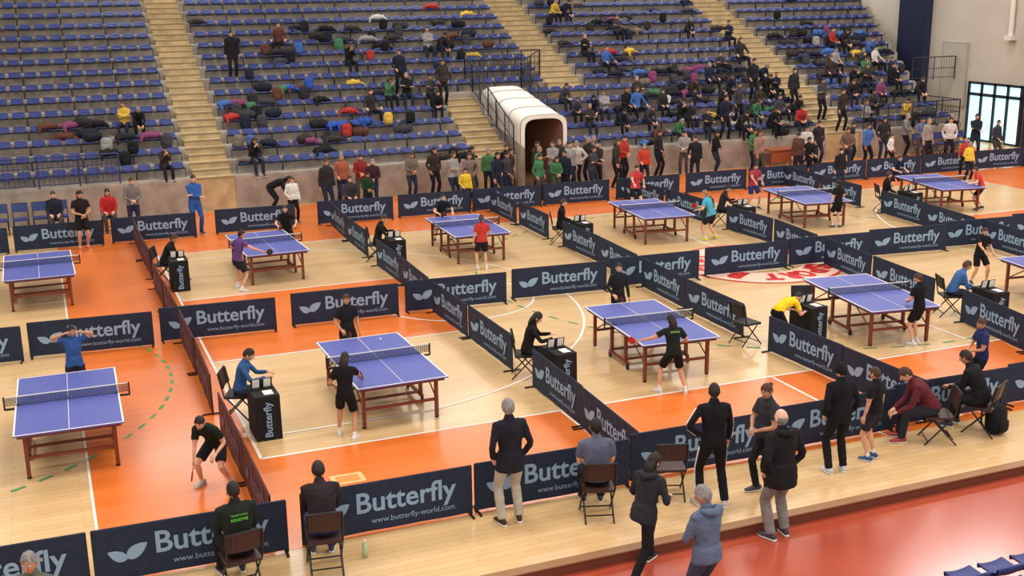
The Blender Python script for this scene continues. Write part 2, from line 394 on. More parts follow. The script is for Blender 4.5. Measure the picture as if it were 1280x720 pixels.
# ------------------------------------------------------------ folding chair
def chair_mesh(mt):
    mb=MB()
    mb.box((0,0,.44),(.42,.40,.035),0); mb.box((0,.19,.43),(.40,.03,.05),0)
    R=Matrix.Rotation(math.radians(12),3,'X')
    for k in range(-3,4):
        a=k/3; mb.box((a*.18,-.245+.02*a*a,.73),(.066,.022,.26),0,R)
    for x in(-.21,.21):
        mb.tube([(x,.22,0.005),(x,-.14,.42),(x,-.19,.46),(x,-.27,.86)],.013,1,6)
        mb.tube([(x*.9,-.26,0.005),(x*.9,.14,.43)],.013,1,6)
    mb.tube([(-.21,-.27,.86),(.21,-.27,.86)],.013,1,6); mb.tube([(-.19,-.2,.1),(.19,-.2,.1)],.01,1,6); mb.tube([(-.21,.17,.06),(.21,.17,.06)],.01,1,6)
    return mb.mesh('folding_chair',[mt,M_black])
CH=chair_mesh(M_chair); CHK=chair_mesh(mat('black_plastic',(26,26,30),.5)); CHB=chair_mesh(M_seat)
def chair(x,y,h,me=CH,z=0): place('folding_chair',me,(x,y,z),-math.radians(h))
def utable_mesh():
    mb=MB(); w,d,H=.2,.32,.74
    n=40; ring=[]
    for k in range(n):
        t=k/n*4; q=int(t); f=t-q
        c=[(-w,-d),(w,-d),(w,d),(-w,d)]; a=c[q];b=c[(q+1)%4]; ring.append((a[0]+(b[0]-a[0])*f,a[1]+(b[1]-a[1])*f))
    vs=[]
    for z in(.01,.4,H):
        for k,(x,y) in enumerate(ring):
            s=1+ (.03*math.sin(k*2.1) if z<.1 else .012*math.sin(k*2.1) if z<.5 else 0)
            vs.append((x*s,y*s,z))
    fs=[(r*n+k,r*n+(k+1)%n,(r+1)*n+(k+1)%n,(r+1)*n+k) for r in range(2) for k in range(n)]; fs.append(tuple(2*n+k for k in range(n)))
    mb.add(vs,fs,0)
    put_text(mb,"Butterfly",.58,(.05,-d-.018,.36),(0,0,1),(-1,0,0),1,.02)
    put_text(mb,"Butterfly",.5,(w+.016,0,.3),(0,1,0),(0,0,1),1,.02)
    R=Matrix.Rotation(math.radians(14),3,'X')
    mb.box((0,.1,H+.09),(.34,.012,.17),2,R); mb.box((-.09,.09,H+.09),(.11,.012,.14),3,R);mb.box((.09,.09,H+.09),(.11,.012,.14),3,R)
    mb.box((0,.1,H+.008),(.36,.14,.014),2); mb.box((.05,-.14,H+.004),(.15,.21,.006),3)
    return mb.mesh('umpire_table',[M_blk,M_logo,M_black,M_white])
UM=utable_mesh()
# ------------------------------------------------------------ people
def ik(a,t,L1,L2,pole):
    d=t-a; D=d.length
    if D>(L1+L2)*.992: t=a+d*((L1+L2)*.992/D); d=t-a; D=d.length
    if D<abs(L1-L2)*1.05+.02: D=abs(L1-L2)*1.05+.02
    ca=max(-1,min(1,(L1*L1+D*D-L2*L2)/(2*L1*D))); h=L1*math.sqrt(1-ca*ca); u=d.normalized()
    p=pole-u*pole.dot(u); p=p.normalized() if p.length>1e-4 else V((0,1,0))
    return a+u*(L1*ca)+p*h, t
def sph(n,m):
    P=[(0,0,1)]
    for i in range(1,m):
        ph=math.pi*i/m
        for j in range(n):
            a=2*math.pi*j/n; P.append((math.sin(ph)*math.cos(a),math.sin(ph)*math.sin(a),math.cos(ph)))
    P.append((0,0,-1)); F=[]
    for j in range(n): F.append((0,1+j,1+(j+1)%n))
    for i in range(m-2):
        for j in range(n): a=1+i*n+j;b=1+i*n+(j+1)%n; F.append((a,a+n,b+n,b))
    o=1+(m-2)*n; e=len(P)-1
    for j in range(n): F.append((o+j,e,o+(j+1)%n))
    return P,F
def headform(d):
    x,y,z=d
    X=.076*x;Y=.095*y;Z=.116*z
    if z<0: k=(-z)**1.3; X*=1-.34*k; Y=Y*(1-.18*k)+.012*k
    if y>.3: Y*=1-.05*(1-abs(z))
    return V((X,Y,Z))
def add_head(mb,Mx,style,lo=False):
    n,m=(14,10) if lo else (22,16)
    P,F=sph(n,m)
    T=lambda p: Mx@V(p)
    mb.add([T(headform(p)) for p in P],F,0)
    mb.tube([T((0,.090,.022)),T((0,.102,-.008)),T((0,.112,-.026)),T((0,.098,-.036))],[.006,.009,.013,.008],0,6)
    P2,F2=sph(8,6)
    for s in(-1,1):
        mb.add([T(V((s*.030,.079,.010))+V(p)*.0125) for p in P2],F2,6)
        mb.add([T(V((s*.030,.088,.010))+V(p)*.0062) for p in P2],F2,7)
        mb.tube([T((s*.047,.078,.030)),T((s*.03,.089,.035)),T((s*.014,.091,.030))],.0045,1,5)
        mb.add([T(V((s*.077,-.004,-.004))+V((p[0]*.008,p[1]*.019,p[2]*.032))) for p in P2],F2,0)
    mb.tube([T((-.024,.081,-.058)),T((0,.092,-.057)),T((.024,.081,-.058))],[.003,.0065,.003],8,6)
    if style!='bald':
        off={'buzz':1.035,'short':1.11,'long':1.13,'bun':1.1,'pony':1.1,'beanie':1.16}[style]
        keep=[];idx={};vs=[]
        for f in F:
            c=sum((V(P[i]) for i in f),V())/len(f)
            th=-.62+ (c.y+1)*.5*1.2
            if style=='beanie': th=-.1+c.y*.25
            if style=='long': th=-.85+max(0,c.y+.25)*1.2
            if c.z>th:
                g=[]
                for i in f:
                    if i not in idx:
                        idx[i]=len(vs); q=headform(P[i]); w=off+ .035*math.sin(i*2.3)*(style not in('beanie','buzz'))
                        q=V((q.x*w,q.y*w,q.z*(w+.01))); vs.append(T(q))
                    g.append(idx[i])
                keep.append(tuple(g))
        mb.add(vs,keep,1)
        if style=='long': mb.tube([T((0,-.06,.03)),T((0,-.085,-.08)),T((0,-.09,-.17)),T((0,-.08,-.22))],[(.075,.04),(.082,.04),(.074,.03),(.04,.015)],1,10,ref=Mx.to_3x3()@V((1,0,0)))
        if style=='bun': mb.add([T(V((0,-.105,.06))+V(p)*.034) for p in P2],F2,1)
        if style=='pony': mb.tube([T((0,-.1,.04)),T((0,-.15,.02)),T((0,-.15,-.08)),T((0,-.13,-.16))],[.02,.032,.028,.008],1,8)
    else:
        keep=[];idx={};vs=[]
        for f in F:
            c=sum((V(P[i]) for i in f),V())/len(f)
            if -.6<c.z<.15 and c.y<.1:
                g=[]
                for i in f:
                    if i not in idx: idx[i]=len(vs); vs.append(T(headform(P[i])*1.03))
                    g.append(idx[i])
                keep.append(tuple(g))
        mb.add(vs,keep,1)
def add_hand(mb,w,d,nrm,side,curl):
    d=d.normalized(); nrm=(nrm-d*nrm.dot(d)); nrm=nrm.normalized() if nrm.length>1e-3 else V((0,0,1)); lat=d.cross(nrm)*side
    mb.tube([w-d*.015,w+d*.02,w+d*.055,w+d*.09],[(.026,.020),(.034,.017),(.041,.016),(.038,.012)],0,8,ref=lat)
    for off,L in((-.029,.062),(-.010,.078),(.010,.083),(.029,.072)):
        p=w+d*.085+lat*off; a=0; pts=[p]; 
        for k,fr in enumerate((.45,.32,.23)):
            a+=curl; p=p+(d*math.cos(a)-nrm*math.sin(a))*(L*fr); pts.append(p)
        mb.tube(pts,[.0095,.009,.008,.0065],0,5)
    p=w+d*.025+lat*.028; q=p+(d*.5+lat*.75-nrm*.25*curl).normalized()*.035; r=q+(d*.85+lat*.25-nrm*.5*curl).normalized()*.032
    mb.tube([p,q,r],[.013,.0105,.008],0,5)
POSE={
 'stand':dict(),
 'stand2':dict(hands=[(-.24,.1,.84),(.2,.2,1.0)],feet=[(-.14,.04,14),(.12,-.05,-22)],head=(8,20)),
 'stand3':dict(hands=[(-.05,.24,1.04),(.05,.25,1.06)],pole=[(-1,-.4,-.6),(1,-.4,-.6)],feet=[(-.1,0,10),(.13,.06,-15)],head=(15,-15)),
 'crossed':dict(hands=[(.10,.15,1.16),(-.12,.17,1.10)],pole=[(-1,.1,-1),(1,.1,-1)],feet=[(-.13,0,15),(.13,.03,-15)]),
 'hips':dict(hands=[(-.19,.02,1.02),(.26,.16,.86)],pole=[(-1,-.5,0),(1,-.3,0)],feet=[(-.15,.02,20),(.17,-.05,-20)],head=(5,10)),
 'pockets':dict(hands=[(-.21,.07,.92),(.21,.07,.92)],pole=[(-.6,-1,0),(.6,-1,0)],feet=[(-.12,0,12),(.13,.03,-14)]),
 'ready':dict(hz=.84,lean=24,hands=[(-.28,.36,.98),(.24,.5,1.0)],feet=[(-.22,.05,18),(.22,-.06,-18)],head=(10,0)),
 'reach':dict(hz=.9,lean=10,hands=[(-.24,.22,.98),(.22,.55,1.06)],feet=[(-.17,.12,10),(.15,-.12,-15)],head=(14,5)),
 'sidearm':dict(hz=.88,lean=12,hands=[(-.58,.28,1.12),(.28,.28,1.0)],feet=[(-.26,.08,24),(.24,-.12,-20)],head=(12,-10)),
 'sidearmR':dict(hz=.86,lean=16,hands=[(-.30,.35,1.1),(.62,.3,1.12)],feet=[(-.22,.1,20),(.24,-.12,-24)],head=(10,10)),
 'headhands':dict(hands=[(-.13,.1,1.58),(.13,.12,1.58)],pole=[(-1,.3,.1),(1,.3,.1)],head=(10,-10)),
 'bent':dict(hz=.76,lean=42,hands=[(-.22,.42,.72),(.16,.46,.60)],feet=[(-.24,.0,20),(.24,.1,-15)],head=(30,0)),
 'bentover':dict(hz=.84,lean=68,hands=[(-.2,.62,.74),(.18,.66,.76)],feet=[(-.13,.02,8),(.15,-.05,-10)],head=(60,0)),
 'walk':dict(hz=.86,lean=16,hands=[(-.16,.32,1.0),(.18,.3,1.02)],feet=[(-.10,.30,6),(.12,-.42,-10)],head=(16,10)),
 'sit':dict(sit=1,hands=[(-.13,.34,.66),(.13,.34,.66)]),
 'sitfwd':dict(sit=1,lean=26,hands=[(-.08,.50,.66),(.1,.5,.64)],head=(20,0)),
 'sitfwd2':dict(sit=1,lean=38,hands=[(-.12,.55,.5),(.06,.55,.5)],head=(38,0)),
 'sitcross':dict(sit=1,lean=2,hands=[(.1,.2,.86),(-.1,.22,.82)],pole=[(-1,0,-.5),(1,0,-.5)],head=(5,20)),
 'sitwrite':dict(sit=1,lean=14,hands=[(-.16,.48,.82),(.14,.5,.82)],head=(25,0)),
 'sitphone':dict(sit=1,lean=12,hands=[(-.05,.34,.98),(.07,.34,.98)],head=(35,0)),
 'sitback':dict(sit=1,lean=-4,hands=[(-.3,.28,.66),(.28,.3,.66)],feet=[(-.22,.5,20),(.22,.46,-20)],head=(2,-25)),
}
_pc={}
def person_mesh(pose,sleeve='long',legs='long',hair='short',bulk=1.0,coat=0,vox=.018,stripe=False,back=None,hood=False):
    key=(pose,sleeve,legs,hair,bulk,coat,vox,stripe,back,hood)
    if key in _pc: return _pc[key]
    P=POSE[pose]; sit=P.get('sit',0)
    hz=P.get('hz',.55 if sit else .925); lean=math.radians(P.get('lean',6 if sit else 3))
    feet=P.get('feet',[(-.12,.46,6),(.12,.44,-8)] if sit else [(-.11,0,10),(.11,.02,-10)])
    hands=P.get('hands',[(-.27,.05,.80),(.27,.05,.80)]); pole=P.get('pole',[(-.6,-1,-.3),(.6,-1,-.3)]); head=P.get('head',(6,0))
    X=V((1,0,0)); p0=V((0,-.02 if not sit else 0,hz))
    def dirl(a): return V((0,math.sin(a),math.cos(a)))
    dA,dB,dC=dirl(lean*.75),dirl(lean*1.0),dirl(lean*1.15)
    s1=p0+dA*.13; s2=s1+dB*.17; s3=s2+dC*.18; nb=s3+dC*.055
    dn=dirl(lean*1.1*.5+math.radians(head[0])*.35+.08); nt=nb+dn*.066
    b=bulk
    T=MB()
    hipr=p0-dA*.09
    T.tube([hipr,p0-dA*.02,p0+dA*.06,s1,s2-dB*.03,s2+dC*.08,s3-dC*.02,s3+dC*.025,nb,nt],
        [(.10,.085),(.155*b,.112*b),(.158*b,.112*b),(.142*b,.102*b),(.155*b,.112*b),(.172*b,.118*b),(.168*b,.104*b),(.132*b,.088),(.078,.07),(.054,.056)],0,16,ref=X,round_=.3)
    SG=[]
    SG.append((p0-dA*.12,p0+dA*.03,.13*b,'hip'));SG.append((p0+dA*.03,s3,.14*b,'torso'));SG.append((nb,nt+dn*.1,.05,'neck'))
    if coat:
        T.tube([p0+dA*.10,p0,p0-dA*coat*.5,p0-dA*coat],[(.165*b,.12*b),(.176*b,.13*b),(.178*b,.135*b),(.172*b,.132*b)],0,16,ref=X,round_=.1); SG.append((p0,p0-dA*coat,.19*b,'torso'))
    else:
        T.tube([p0+dA*.14,p0+dA*.03,p0-dA*.035],[(.155*b,.113*b),(.168*b,.122*b),(.17*b,.125*b)],0,16,ref=X,round_=.05)
    info={}
    for k,s in((0,-1),(1,1)):
        sh=s3+X*(s*.165*b)-dC*.015
        el,hd=ik(sh,V(hands[k]),.29,.255,V(pole[k]))
        ua=.052*b if sleeve!='none' else .046; fa=.043*b if sleeve=='long' else .036
        T.tube([s3+X*(s*.10),sh,sh.lerp(el,.3),sh.lerp(el,.75),el],[.06*b,.062*b,ua,ua*.88,.042*b if sleeve=='long' else .038],0,10,ref=(0,.3,1))
        T.tube([el,el.lerp(hd,.35),el.lerp(hd,1.0)],[.041*b if sleeve=='long' else .038,fa,fa*.78 if sleeve=='long' else .026],0,10,ref=(0,.3,1),round_=.2)
        if sleeve=='short': T.tube([sh,sh.lerp(el,.35),sh.lerp(el,.68)],[.066*b,.066*b,.068*b],0,10,ref=(0,.3,1),round_=.05)
        SG.append((sh,el,.05*b,'ua'));SG.append((el,hd,.04*b,'fa'))
        info['hand%d'%k]=(hd,(hd-el).normalized(),el)
        hp=p0+X*(s*.088)-dA*.03
        fx,fy,fa2=feet[k]; an=V((fx,fy,.085))
        kn,an=ik(hp,an,.435,.43,V((s*.12,1,.25)) if not sit else V((s*.1,.3,1)))
        if legs=='long':
            T.tube([hp,hp.lerp(kn,.25),hp.lerp(kn,.7),kn,kn.lerp(an,.35),kn.lerp(an,.85),an],[.09*b,.088*b,.07*b,.06*b,.062*b,.056*b,.058*b],0,12,ref=(1,.05,.1),round_=.15)
        else:
            T.tube([hp,hp.lerp(kn,.3),hp.lerp(kn,.8),kn,kn.lerp(an,.3),kn.lerp(an,.75),an],[.085,.08,.058,.05,.055,.038,.036],0,12,ref=(1,.05,.1),round_=.15)
            T.tube([hp,hp.lerp(kn,.35),hp.lerp(kn,.78)],[.1*b,.098*b,.094*b],0,12,ref=(1,.05,.1),round_=.05)
        SG.append((hp,kn,.075*b,'th'));SG.append((kn,an,.055*b,'sn'))
        info['foot%d'%k]=(an,kn)
    me=bpy.data.meshes.new('t'); me.from_pydata(T.v,[],T.f); o=bpy.data.objects.new('t',me); COL.objects.link(o)
    r=o.modifiers.new('r','REMESH'); r.mode='VOXEL'; r.voxel_size=vox; 
    sm=o.modifiers.new('s','SMOOTH'); sm.factor=.5; sm.iterations=3 if vox<.025 else 1
    dg=bpy.context.evaluated_depsgraph_get(); ev=bpy.data.meshes.new_from_object(o.evaluated_get(dg))
    nv=len(ev.vertices); co=np.empty(nv*3); ev.vertices.foreach_get('co',co); co=co.reshape(-1,3)
    fs=[tuple(p.vertices) for p in ev.polygons]
    if vox<.025: # cloth creases
        no=np.empty(nv*3); ev.vertices.foreach_get('normal',no); no=no.reshape(-1,3)
        w=np.sin(co[:,2]*62+np.sin(co[:,0]*23)*2.0+co[:,1]*18)*np.sin(co[:,0]*17+co[:,2]*9)*.0024
        w[co[:,2]>nb.z-.02]=0
        co=co+no*w[:,None]
    fc=np.array([co[list(f)].mean(0) for f in fs])
    best=np.full(len(fs),9.);kd=np.zeros(len(fs),int);tt=np.zeros(len(fs))
    for i,(a,bb,rr,kk) in enumerate(SG):
        a=np.array(a);d=np.array(bb)-a; t=np.clip(((fc-a)@d)/(d@d),0,1); c=a+t[:,None]*d; dd=np.linalg.norm(fc-c,axis=1)-rr
        q=dd<best; best[q]=dd[q]; kd[q]=i; tt[q]=t[q]
    hem=np.array(p0-dA*(coat if coat else .035)); nA=np.array(dA)
    ml=[]
    for i in range(len(fs)):
        k=SG[kd[i]][3]; t=tt[i]
        if k=='neck': m=0 if t>.12 else 2
        elif k=='torso': m=2
        elif k=='hip': m=3 if (t<.45 and not coat) else 2
        elif k=='ua': m=2 if (sleeve=='long' or (t<.66 and sleeve=='short')) else 0
        elif k=='fa': m=2 if sleeve=='long' else 0
        elif k=='th': m=3 if (legs=='long' or t<.8) else 0
        else: m=3 if legs=='long' else (6 if t>.82 else 0)
        if k in('th','hip','torso') and not(k=='th' and (sit or lean>.5 or t>.5)):
            m=2 if float((fc[i]-hem)@nA)>-.002 else 3
        ml.append(m)
    B=MB(); B.add([tuple(x) for x in co],fs,ml)
    bpy.data.objects.remove(o); bpy.data.meshes.remove(me); bpy.data.meshes.remove(ev)
    if stripe:
        for k,s in((0,-1),(1,1)):
            hd,d,el=info['hand%d'%k]; sh=s3+X*(s*.165*b)-dC*.015
            an,kn2=info['foot%d'%k]; hp=p0+X*(s*.088)-dA*.03
            for off in(-.014,0,.014):
                for chain,rr in(([sh,el,hd],(.060*b,.043*b,.036*b)),([hp,kn2,an],(.098*b,.060*b,.057*b))):
                    pts=[]
                    for a_,b_,r0,r1 in((chain[0],chain[1],rr[0],rr[1]),(chain[1],chain[2],rr[1],rr[2])):
                        t_=(b_-a_).normalized(); o_=(X*s-t_*t_.dot(X*s)).normalized(); q_=t_.cross(o_)
                        for u_ in(.12,.4,.7,.93): pts.append(a_.lerp(b_,u_)+o_*((r0+(r1-r0)*u_)*.96)+q_*off)
                    B.tube(pts,.0045,5,5)
    if hood: B.tube([s3+V((-.11,-.03,.06)),s3+V((-.08,-.10,.065)),s3+V((0,-.13,.05)),s3+V((.08,-.10,.065)),s3+V((.11,-.03,.06))],[.03,.045,.052,.045,.03],2,10,ref=(0,0,1))
    if back:
        bd=V((0,-math.cos(lean*1.1),math.sin(lean*1.1)))
        for j,tx in enumerate(back.split('|')):
            put_text(B,tx,.2,s3-dC*(.06+.06*j)+bd*(.12*b+.012),X,dC,5,.02)
    hp_,hy_=math.radians(head[0]),math.radians(head[1])
    Rm=Matrix.Rotation(-hy_,4,'Z')@Matrix.Rotation(-hp_,4,'X')
    up=(Rm.to_3x3()@V((0,0,1))); fw=Rm.to_3x3()@V((0,1,0))
    hc=nt+up*.078+fw*.018
    add_head(B,Matrix.Translation(hc)@Rm,hair,vox>.025)
    for k,s in((0,-1),(1,1)):
        w,d,el=info['hand%d'%k]; nrm=V((s*1.0,0,.15)) if abs(d.z)>.7 else V((0,.1,1))
        add_hand(B,w,d,nrm,-s,.45 if vox<.025 else .4)
        an,_=info['foot%d'%k]
        ya=math.radians(feet[k][2]); fd=V((s*abs(math.sin(ya)),math.cos(ya),0)); lt=V((fd.y,-fd.x,0)); g=V((an.x,an.y,0))
        B.tube([g-fd*.075+V((0,0,.05)),g-fd*.03+V((0,0,.06)),g+fd*.04+V((0,0,.052)),g+fd*.12+V((0,0,.036)),g+fd*.175+V((0,0,.028))],[(.028,.036),(.038,.048),(.042,.04),(.046,.026),(.032,.016)],4,10,ref=lt)
        B.tube([g-fd*.085+V((0,0,.014)),g+fd*.04+V((0,0,.014)),g+fd*.12+V((0,0,.014)),g+fd*.185+V((0,0,.015))],[(.032,.012),(.042,.012),(.048,.012),(.03,.012)],6,10,ref=lt)
    mesh=B.mesh('person_'+pose,[None]*9,True); _pc[key]=(mesh,info); return _pc[key]
SK=[(218,168,138),(208,156,126),(226,180,152),(192,142,110)]
HR={'dk':(34,26,22),'br':(70,46,32),'gy':(132,130,128),'bl':(150,112,70),'bk':(20,18,18)}
def person(name,x,y,h,pose,H=1.75,top=(24,24,28),bot=(26,26,32),shoe=(60,60,66),hair='short',hc='dk',z=0,accent=(230,230,230),sc=None,skin=None,**kw):
    me,info=person_mesh(pose,hair=hair,**kw)
    o=place(name,me,(x,y,z),-math.radians(h),sc or H/1.74)
    sk=skin or random.choice(SK)
    ms=[mat('skin_%d'%sk[0],sk,.55,'skin'),mat('hair_'+hc,HR[hc],.65,'hair') if hair!='beanie' else fab((24,24,28)),fab(top),fab(bot),mat('shoe_%d_%d_%d'%shoe,shoe,.6),fab(accent),mat('white_detail',(226,224,220),.6),mat('dark_detail',(20,16,16),.4),mat('lips',(176,98,88),.5)]
    for i,m in enumerate(ms): o.material_slots[i].link='OBJECT'; o.material_slots[i].material=m
    return o,info
def paddle_mesh():
    mb=MB(); mb.tube([(0,.155,-.006),(0,.155,.006)],(.075),0,20,ref=(1,0,0),round_=.02)
    mb.tube([(0,.155,.006),(0,.155,.009)],(.074),1,20,ref=(1,0,0),round_=.02)
    mb.tube([(0,-.03,0),(0,.03,0),(0,.095,0)],[(.014,.012),(.012,.01),(.02,.006)],2,8,ref=(1,0,0)); return mb.mesh('table_tennis_paddle',[mat('rubber_red',(190,40,36),.6),mat('rubber_black',(24,22,22),.6),mat('paddle_wood',(190,140,90),.6)])
PM=paddle_mesh()
def paddle(o,info,k=1):
    w,d,el=info['hand%d'%k]; bpy.context.view_layer.update()
    mw=o.matrix_world; p=mw@(w+d*.075); dd=(mw.to_3x3()@d); dd=V((dd.x,dd.y,dd.z+.15)).normalized()
    q=dd.to_track_quat('Y','Z')@Quaternion((0,1,0),math.radians(70))
    a=place('table_tennis_paddle',PM,p); a.rotation_mode='QUATERNION'; a.rotation_quaternion=q
# ---- foreground adults
BLK=(26,26,30)
person('coach_seated',1.67,12.72,-6,'sit',top=(32,38,34),bot=(24,24,28),hair='buzz',bulk=1.15,accent=(110,210,70),back="TENNISTAVOLO|REGIONE"); chair(1.67,12.70,-6)
person('coach_seated',2.70,12.82,8,'sitfwd',top=(44,36,40),bot=(50,62,92),hair='short',bulk=1.15); chair(2.70,12.80,8)
person('spectator_standing',5.25,13.02,2,'pockets',1.76,top=(34,34,42),bot=(176,170,158),shoe=(60,44,34),hair='short',hc='gy',bulk=1.08,coat=.16)
person('coach_seated',6.40,12.78,18,'sit',top=(92,98,120),bot=(30,30,36),hair='short',hc='bk',bulk=1.08,sleeve='short'); chair(6.40,12.76,18)
person('spectator_standing',6.38,11.42,62,'walk',1.62,top=(44,46,52),bot=(28,28,32),shoe=(40,40,44),hair='long',hc='dk',bulk=1.1,coat=.12,z=-.15,hood=True)
person('coach_standing',7.96,12.41,15,'hips',1.78,top=BLK,bot=BLK,shoe=(190,190,195),hair='buzz',stripe=True,bulk=1.05)
person('spectator_standing',8.86,12.45,265,'stand3',1.66,top=(52,54,60),bot=(30,30,36),hair='bun',hc='br',sleeve='short')
person('spectator_standing',8.42,11.50,-4,'pockets',1.80,top=(32,32,34),bot=(128,124,120),shoe=(60,66,80),hair='bald',hc='gy',bulk=1.2,coat=.2,z=-.15,hood=True)
person('coach_standing',10.2,12.62,10,'pockets',1.68,top=BLK,bot=BLK,shoe=(200,200,205),hair='beanie',bulk=1.08)
person('boy_standing',10.98,12.80,-20,'stand',1.46,top=(28,28,32),bot=(44,44,52),shoe=(50,80,130),hair='short',hc='br',sleeve='short',legs='short')
person('coach_seated',12.28,13.02,-62,'sitfwd2',top=(96,38,48),bot=(40,42,52),shoe=(150,60,60),hair='short',hc='br',bulk=1.1); chair(12.36,12.98,-62)
person('coach_seated',13.25,13.0,-25,'sitfwd',top=BLK,bot=(30,30,36),hair='short',hc='dk',bulk=1.12); chair(13.25,12.98,-25)
person('boy_standing',14.3,14.15,-70,'stand3',1.46,top=(40,48,96),bot=(30,30,40),hair='short',hc='br',sleeve='short')
person('spectator_standing',6.38,10.02,-15,'stand3',1.74,top=(92,108,132),bot=(60,66,84),hair='short',hc='gy',bulk=1.12,coat=.08,z=-.15,hood=True)
person('spectator_standing',-.53,11.5,200,'stand',1.72,top=(90,100,90),bot=(40,40,50),hair='short',hc='gy',z=-.15)
chair(7.6,12.95,20)
# ---- players front court
o=person('table_tennis_player',.15,20.1,178,'headhands',1.5,top=(52,88,150),bot=(30,32,44),hair='short',hc='dk',sleeve='short',legs='short')
o=person('table_tennis_player',1.86,15.9,215,'bent',1.5,top=(28,36,30),bot=(30,30,34),shoe=(190,190,190),hair='short',hc='dk',sleeve='short',legs='short'); paddle(*o)
o=person('table_tennis_player',4.9,20.1,176,'stand2',1.5,top=(30,30,34),bot=(26,26,32),hair='short',hc='br',sleeve='short',legs='short'); paddle(*o)
o=person('table_tennis_player',4.02,16.85,22,'reach',1.44,top=(24,24,28),bot=(24,24,28),shoe=(225,225,228),hair='long',hc='dk',sleeve='short',legs='short'); paddle(*o)
o=person('table_tennis_player',10.55,20.15,185,'stand2',1.5,top=(32,36,38),bot=(28,28,32),hair='pony',hc='dk',sleeve='long'); paddle(*o)
o=person('table_tennis_player',9.75,16.55,8,'sidearm',1.46,top=(26,36,32),bot=(22,22,26),shoe=(215,215,220),hair='long',hc='dk',sleeve='short',legs='short',back="GIOVANI",accent=(150,200,110)); paddle(*o,0)
o=person('table_tennis_player',15.45,16.98,-15,'stand3',1.46,top=(24,24,28),bot=(26,26,30),shoe=(220,220,220),hair='short',hc='br',sleeve='short',legs='short')
o=person('table_tennis_player',20.0,20.1,190,'reach',1.42,top=(26,28,34),bot=(24,24,28),hair='short',hc='br',sleeve='short',legs='short')
# ---- middle court players
o=person('table_tennis_player',.84,33.2,170,'stand3',1.7,top=(36,30,32),bot=(30,26,26),shoe=(220,90,40),hair='pony',hc='dk',sleeve='short',legs='short')
o=person('table_tennis_player',4.03,27.0,62,'sidearmR',1.52,top=(92,62,120),bot=(34,34,44),shoe=(210,210,215),hair='short',hc='dk',sleeve='short',legs='short'); paddle(*o)
o=person('table_tennis_player',5.85,30.3,190,'ready',1.5,top=(28,28,32),bot=(26,26,30),hair='short',hc='br',sleeve='short',legs='short'); paddle(*o)
o=person('table_tennis_player',10.17,30.1,182,'ready',1.5,top=(30,32,40),bot=(28,28,34),hair='short',hc='dk',sleeve='short',legs='short'); paddle(*o)
o=person('table_tennis_player',9.97,26.4,5,'stand2',1.42,top=(190,58,54),bot=(28,28,34),shoe=(215,215,220),hair='pony',hc='br',sleeve='short',legs='short'); paddle(*o)
o=person('table_tennis_player',17.0,31.4,190,'reach',1.55,top=(186,60,66),bot=(30,30,40),hair='pony',hc='dk',sleeve='short',legs='short')
o=person('table_tennis_player',16.95,26.9,-28,'ready',1.52,top=(72,160,184),bot=(36,36,44),shoe=(200,210,60),hair='short',hc='bl',sleeve='short',legs='short'); paddle(*o)
o=person('table_tennis_player',20.6,30.3,186,'reach',1.5,top=(160,62,70),bot=(40,50,110),hair='short',hc='dk',sleeve='short',legs='short')
o=person('table_tennis_player',21.09,26.75,-5,'stand2',1.42,top=(26,26,30),bot=(24,24,28),hair='short',hc='dk',sleeve='short',legs='short')
o=person('table_tennis_player',26.75,27.1,-40,'ready',1.46,top=(186,60,58),bot=(30,30,34),hair='short',hc='br',sleeve='short',legs='short')
o=person('table_tennis_player',26.2,30.4,180,'ready',1.46,top=(26,36,70),bot=(30,30,34),hair='short',hc='br',sleeve='short',legs='short')
# ---- umpires
for x,y,top,bot,hh,ps in((2.62,18.4,(50,88,140),(40,44,60),'short','sitwrite'),(7.78,18.4,(28,26,28),(28,26,30),'long','sitwrite'),(17.55,18.35,(60,104,160),(40,40,50),'short','sitfwd'),(2.5,28.55,(30,30,34),(26,26,30),'short','sitfwd'),(7.85,28.5,(28,28,30),(26,26,30),'short','sitwrite'),(13.0,28.3,(26,26,28),(28,28,34),'short','sit'),(18.2,28.4,(40,42,46),(28,28,34),'short','sitwrite'),(23.9,28.1,(30,30,36),(28,28,34),'short','sit')):
    person('umpire_seated',x,y,112,ps,1.62,top=top,bot=bot,hair=hh,hc=random.choice(['dk','br'])); chair(x-.02,y,112,CHK)
    place('umpire_table',UM,(x+.24,y-.84,0),random.uniform(-.06,.06))
person('umpire_bending',12.92,18.0,80,'bentover',1.5,top=(232,196,40),bot=(24,24,30),hair='short',hc='dk',sleeve='short')
chair(12.5,18.45,80,CHK); place('umpire_table',UM,(13.75,18.15,0),.1); chair(14.1,18.75,200,CHK)
# ---- standing crowd behind barriers
DK=[(30,30,34),(38,38,44),(48,46,50),(34,40,56),(56,50,48),(28,32,34),(64,64,70)]
def rc(): return random.choice(DK)
poses=['stand','stand2','stand3','crossed','pockets','hips']
CL=[(170,56,52),(66,104,170),(200,198,194),(70,120,84),(206,172,70),(130,66,104),(120,110,100),(150,150,150),(96,60,50)]
def cr(x,y,top=None,h=None,pose=None,H=None,name='spectator_standing',bot=None,hair=None,hc=None,**k):
    person(name,x,y,h if h is not None else random.uniform(140,240),pose or random.choice(poses),H or random.uniform(1.6,1.8),top=top or rc(),bot=bot or random.choice([(30,32,44),(40,46,66),(28,28,32),(74,70,64)]),hair=hair or random.choice(['short','short','buzz','long']),hc=hc or random.choice(['dk','br','bk','gy','dk']),vox=.03,bulk=1.08,**k)
cr(3.98,34.05,(50,92,166),170,'crossed',1.77,bot=(46,84,156))
